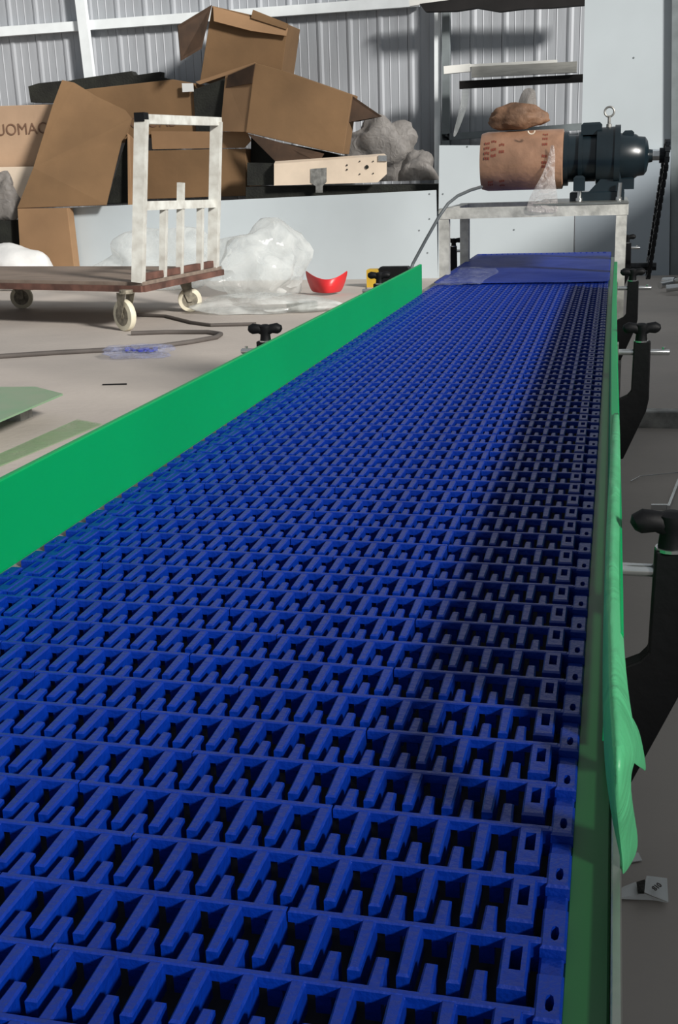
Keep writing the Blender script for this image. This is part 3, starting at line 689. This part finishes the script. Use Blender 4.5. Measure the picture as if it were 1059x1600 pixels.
st = MB().tube([fl(160, 601, .003), fl(198, 600, .003)], .003, 6).build('wire_offcut', M['black']); tag(st, 'small dark wire offcut on the open floor left of the guard', 'wire')
pl = MB().prism([fl(-60, 682, .09), fl(98, 615, .09), fl(55, 604, .09), fl(-60, 605, .09)], (0, 0, -.006)).build('green_plate', M['gplate']); tag(pl, 'dull green plastic sheet lying raised at the left edge', 'sheet')
for a, b_ in ((-20, 650), (50, 618)):
    c = fl(a, b_, .084); MB().box((c.x - .12, c.y - .02, 0), (c.x - .04, c.y + .06, .084)).build('support_block', M['steel_dull'], pl)
pf = MB().prism([fl(-60, 780, .004), fl(-30, 740, .004), fl(160, 662, .004), fl(120, 655, .004), fl(-60, 735, .004)], (0, 0, -.002)).build('film_sheet', M['gfilm']); tag(pf, 'pale green film strip lying flat beside the green guard', 'film')

# ---------------------------------------------------------------- right side floor
rt = thing('steel_tube', 'square steel tube lying across the floor right of the conveyor', 'tube', fl(1020, 680))
a, b_ = fl(960, 668), fl(1110, 669)
rt2 = MB().box((.06, a.y, 0.0), (.6, a.y + .05, .05), .003).build('tube_body', M['steel_dull'], rt)
def obj1(mb, name, mt, label, cat, smooth=False): return tag(mb.build(name, mt, None, smooth), label, cat)
obj1(MB().tube([fl(985, 752, .004), fl(1000, 744, .006), fl(1030, 741, .006), fl(1062, 738, .004)], .0012, 6), 'wire_offcut', M['chrome'], 'thin bright wire on the floor near the black brackets', 'wire', True)
a = fl(1016, 792); 
obj1(MB().bar(fl(1017, 792, .006), fl(1044, 792, .006), .008, .012).bar(fl(1044, 794, .006), fl(1060, 752, .006), .006, .012), 'angle_offcut', M['chrome'], 'small bent metal angle on the floor above the nearest bracket', 'angle')
mp_ = thing('metal_fittings', 'loose shiny metal fittings on the floor at the right edge', 'fittings', fl(1050, 460))
for i, (a, b_) in enumerate(((1036, 440), (1056, 442), (1040, 455), (1062, 452), (1030, 452))):
    c = fl(a, b_ + 6); MB().lathe(c + Vector((0, 0, .03 + .004*i)), (1, .4*i - .8, .1), [(0, .022), (.09, .022), (.09, .014), (.095, .01)], 12).build('fitting', M['steel'] if i % 2 else M['chrome'], mp_, smooth=True)
lb = thing('folded_label', 'folded white paper label with grey print on the floor by the near rail', 'label', fl(1005, 1400))
MB().slab([fl(958, 1404, .004), fl(972, 1386, .006), fl(992, 1378, .01), fl(1006, 1380, .012), fl(1006, 1396, .01), fl(1043, 1410, .004), fl(1020, 1406, .003)], .0008).build('lower_leaf', M['paper'], lb)
MB().slab([fl(1010, 1368, .014), fl(1042, 1372, .014), fl(1044, 1409, .008), fl(1005, 1393, .018)], .0008).build('upper_leaf', M['paper'], lb)
MB().slab([fl(994, 1378, .015), fl(1007, 1374, .017), fl(1005, 1394, .02), fl(996, 1394, .015)], .002).build('clip', M['darkstuff'], lb)
tx = text('810', M['hose'], fl(1024, 1392, .0195), .0085, lb); tx.rotation_euler = (math.radians(12), 0, math.radians(55))
obj1(MB().prism([fl(958, 1336, .002), fl(997, 1333, .002), fl(1003, 1345, .002), (fl(960, 1352, .002))], (0, 0, .001)), 'paper_scrap', M['paper'], 'white paper scrap under the tip of the hanging green film', 'paper')
obj1(MB().lathe(fl(961, 1600), (0, 0, 1), [(0, .003), (.004, .003), (.005, .0015)], 12), 'loose_screw', M['chrome'], 'bright screw on the floor at the bottom edge', 'screw')

# ---------------------------------------------------------------- door area behind the motor
rg = MB().prism([at(655, 6, WY - .35), at(700, 0, WY - .35), at(760, -12, WY - .35), at(930, -14, WY - .35), at(930, 6, WY - .35), at(860, 12, WY - .35), at(822, 13, WY - .35), at(780, 18, WY - .35), at(745, 12, WY - .35), at(712, 17, WY - .35), at(664, 18, WY - .35)], (0, .08, 0)).build('rolled_shutter', M['ragged'])
tag(rg, 'ragged black roll hanging across the top of the doorway', 'roll')
lt = thing('light_batten', 'white lamp batten with its shadow as a dark bar, hanging above the motor', 'lamp', at(800, 120, WY - .4))
MB().bar(at(694, 110, WY - .42), at(735, 106, WY - .42), .06, .055).build('lamp_end', M['lampw'], lt)
MB().bar(at(735, 103, WY - .42), at(870, 96, WY - .42), .05, .02).build('lamp_cover', M['lampw'], lt)
MB().bar(at(737, 113, WY - .42), at(901, 105, WY - .42), .06, .075).build('lamp_tray', M['alu'], lt)
MB().bar(at(718, 133, WY - .38), at(915, 122, WY - .38), .05, .055).build('lamp_shadow_bar', M['ragged'], lt)  # dark bar stands for the shadow under the lamp tray
rows = [[at(722, 128, WY - .392), at(735, 128, WY - .392)], [at(720, 160, WY - .42), at(733, 160, WY - .40)], [at(712, 190, WY - .40), at(722, 190, WY - .42)], [at(706, 215, WY - .42), at(711, 217, WY - .42)]]
tag(sheet_obj('film_strip', rows, M['bag']), 'torn strip of clear film hanging from the left end of the lamp batten', 'film')
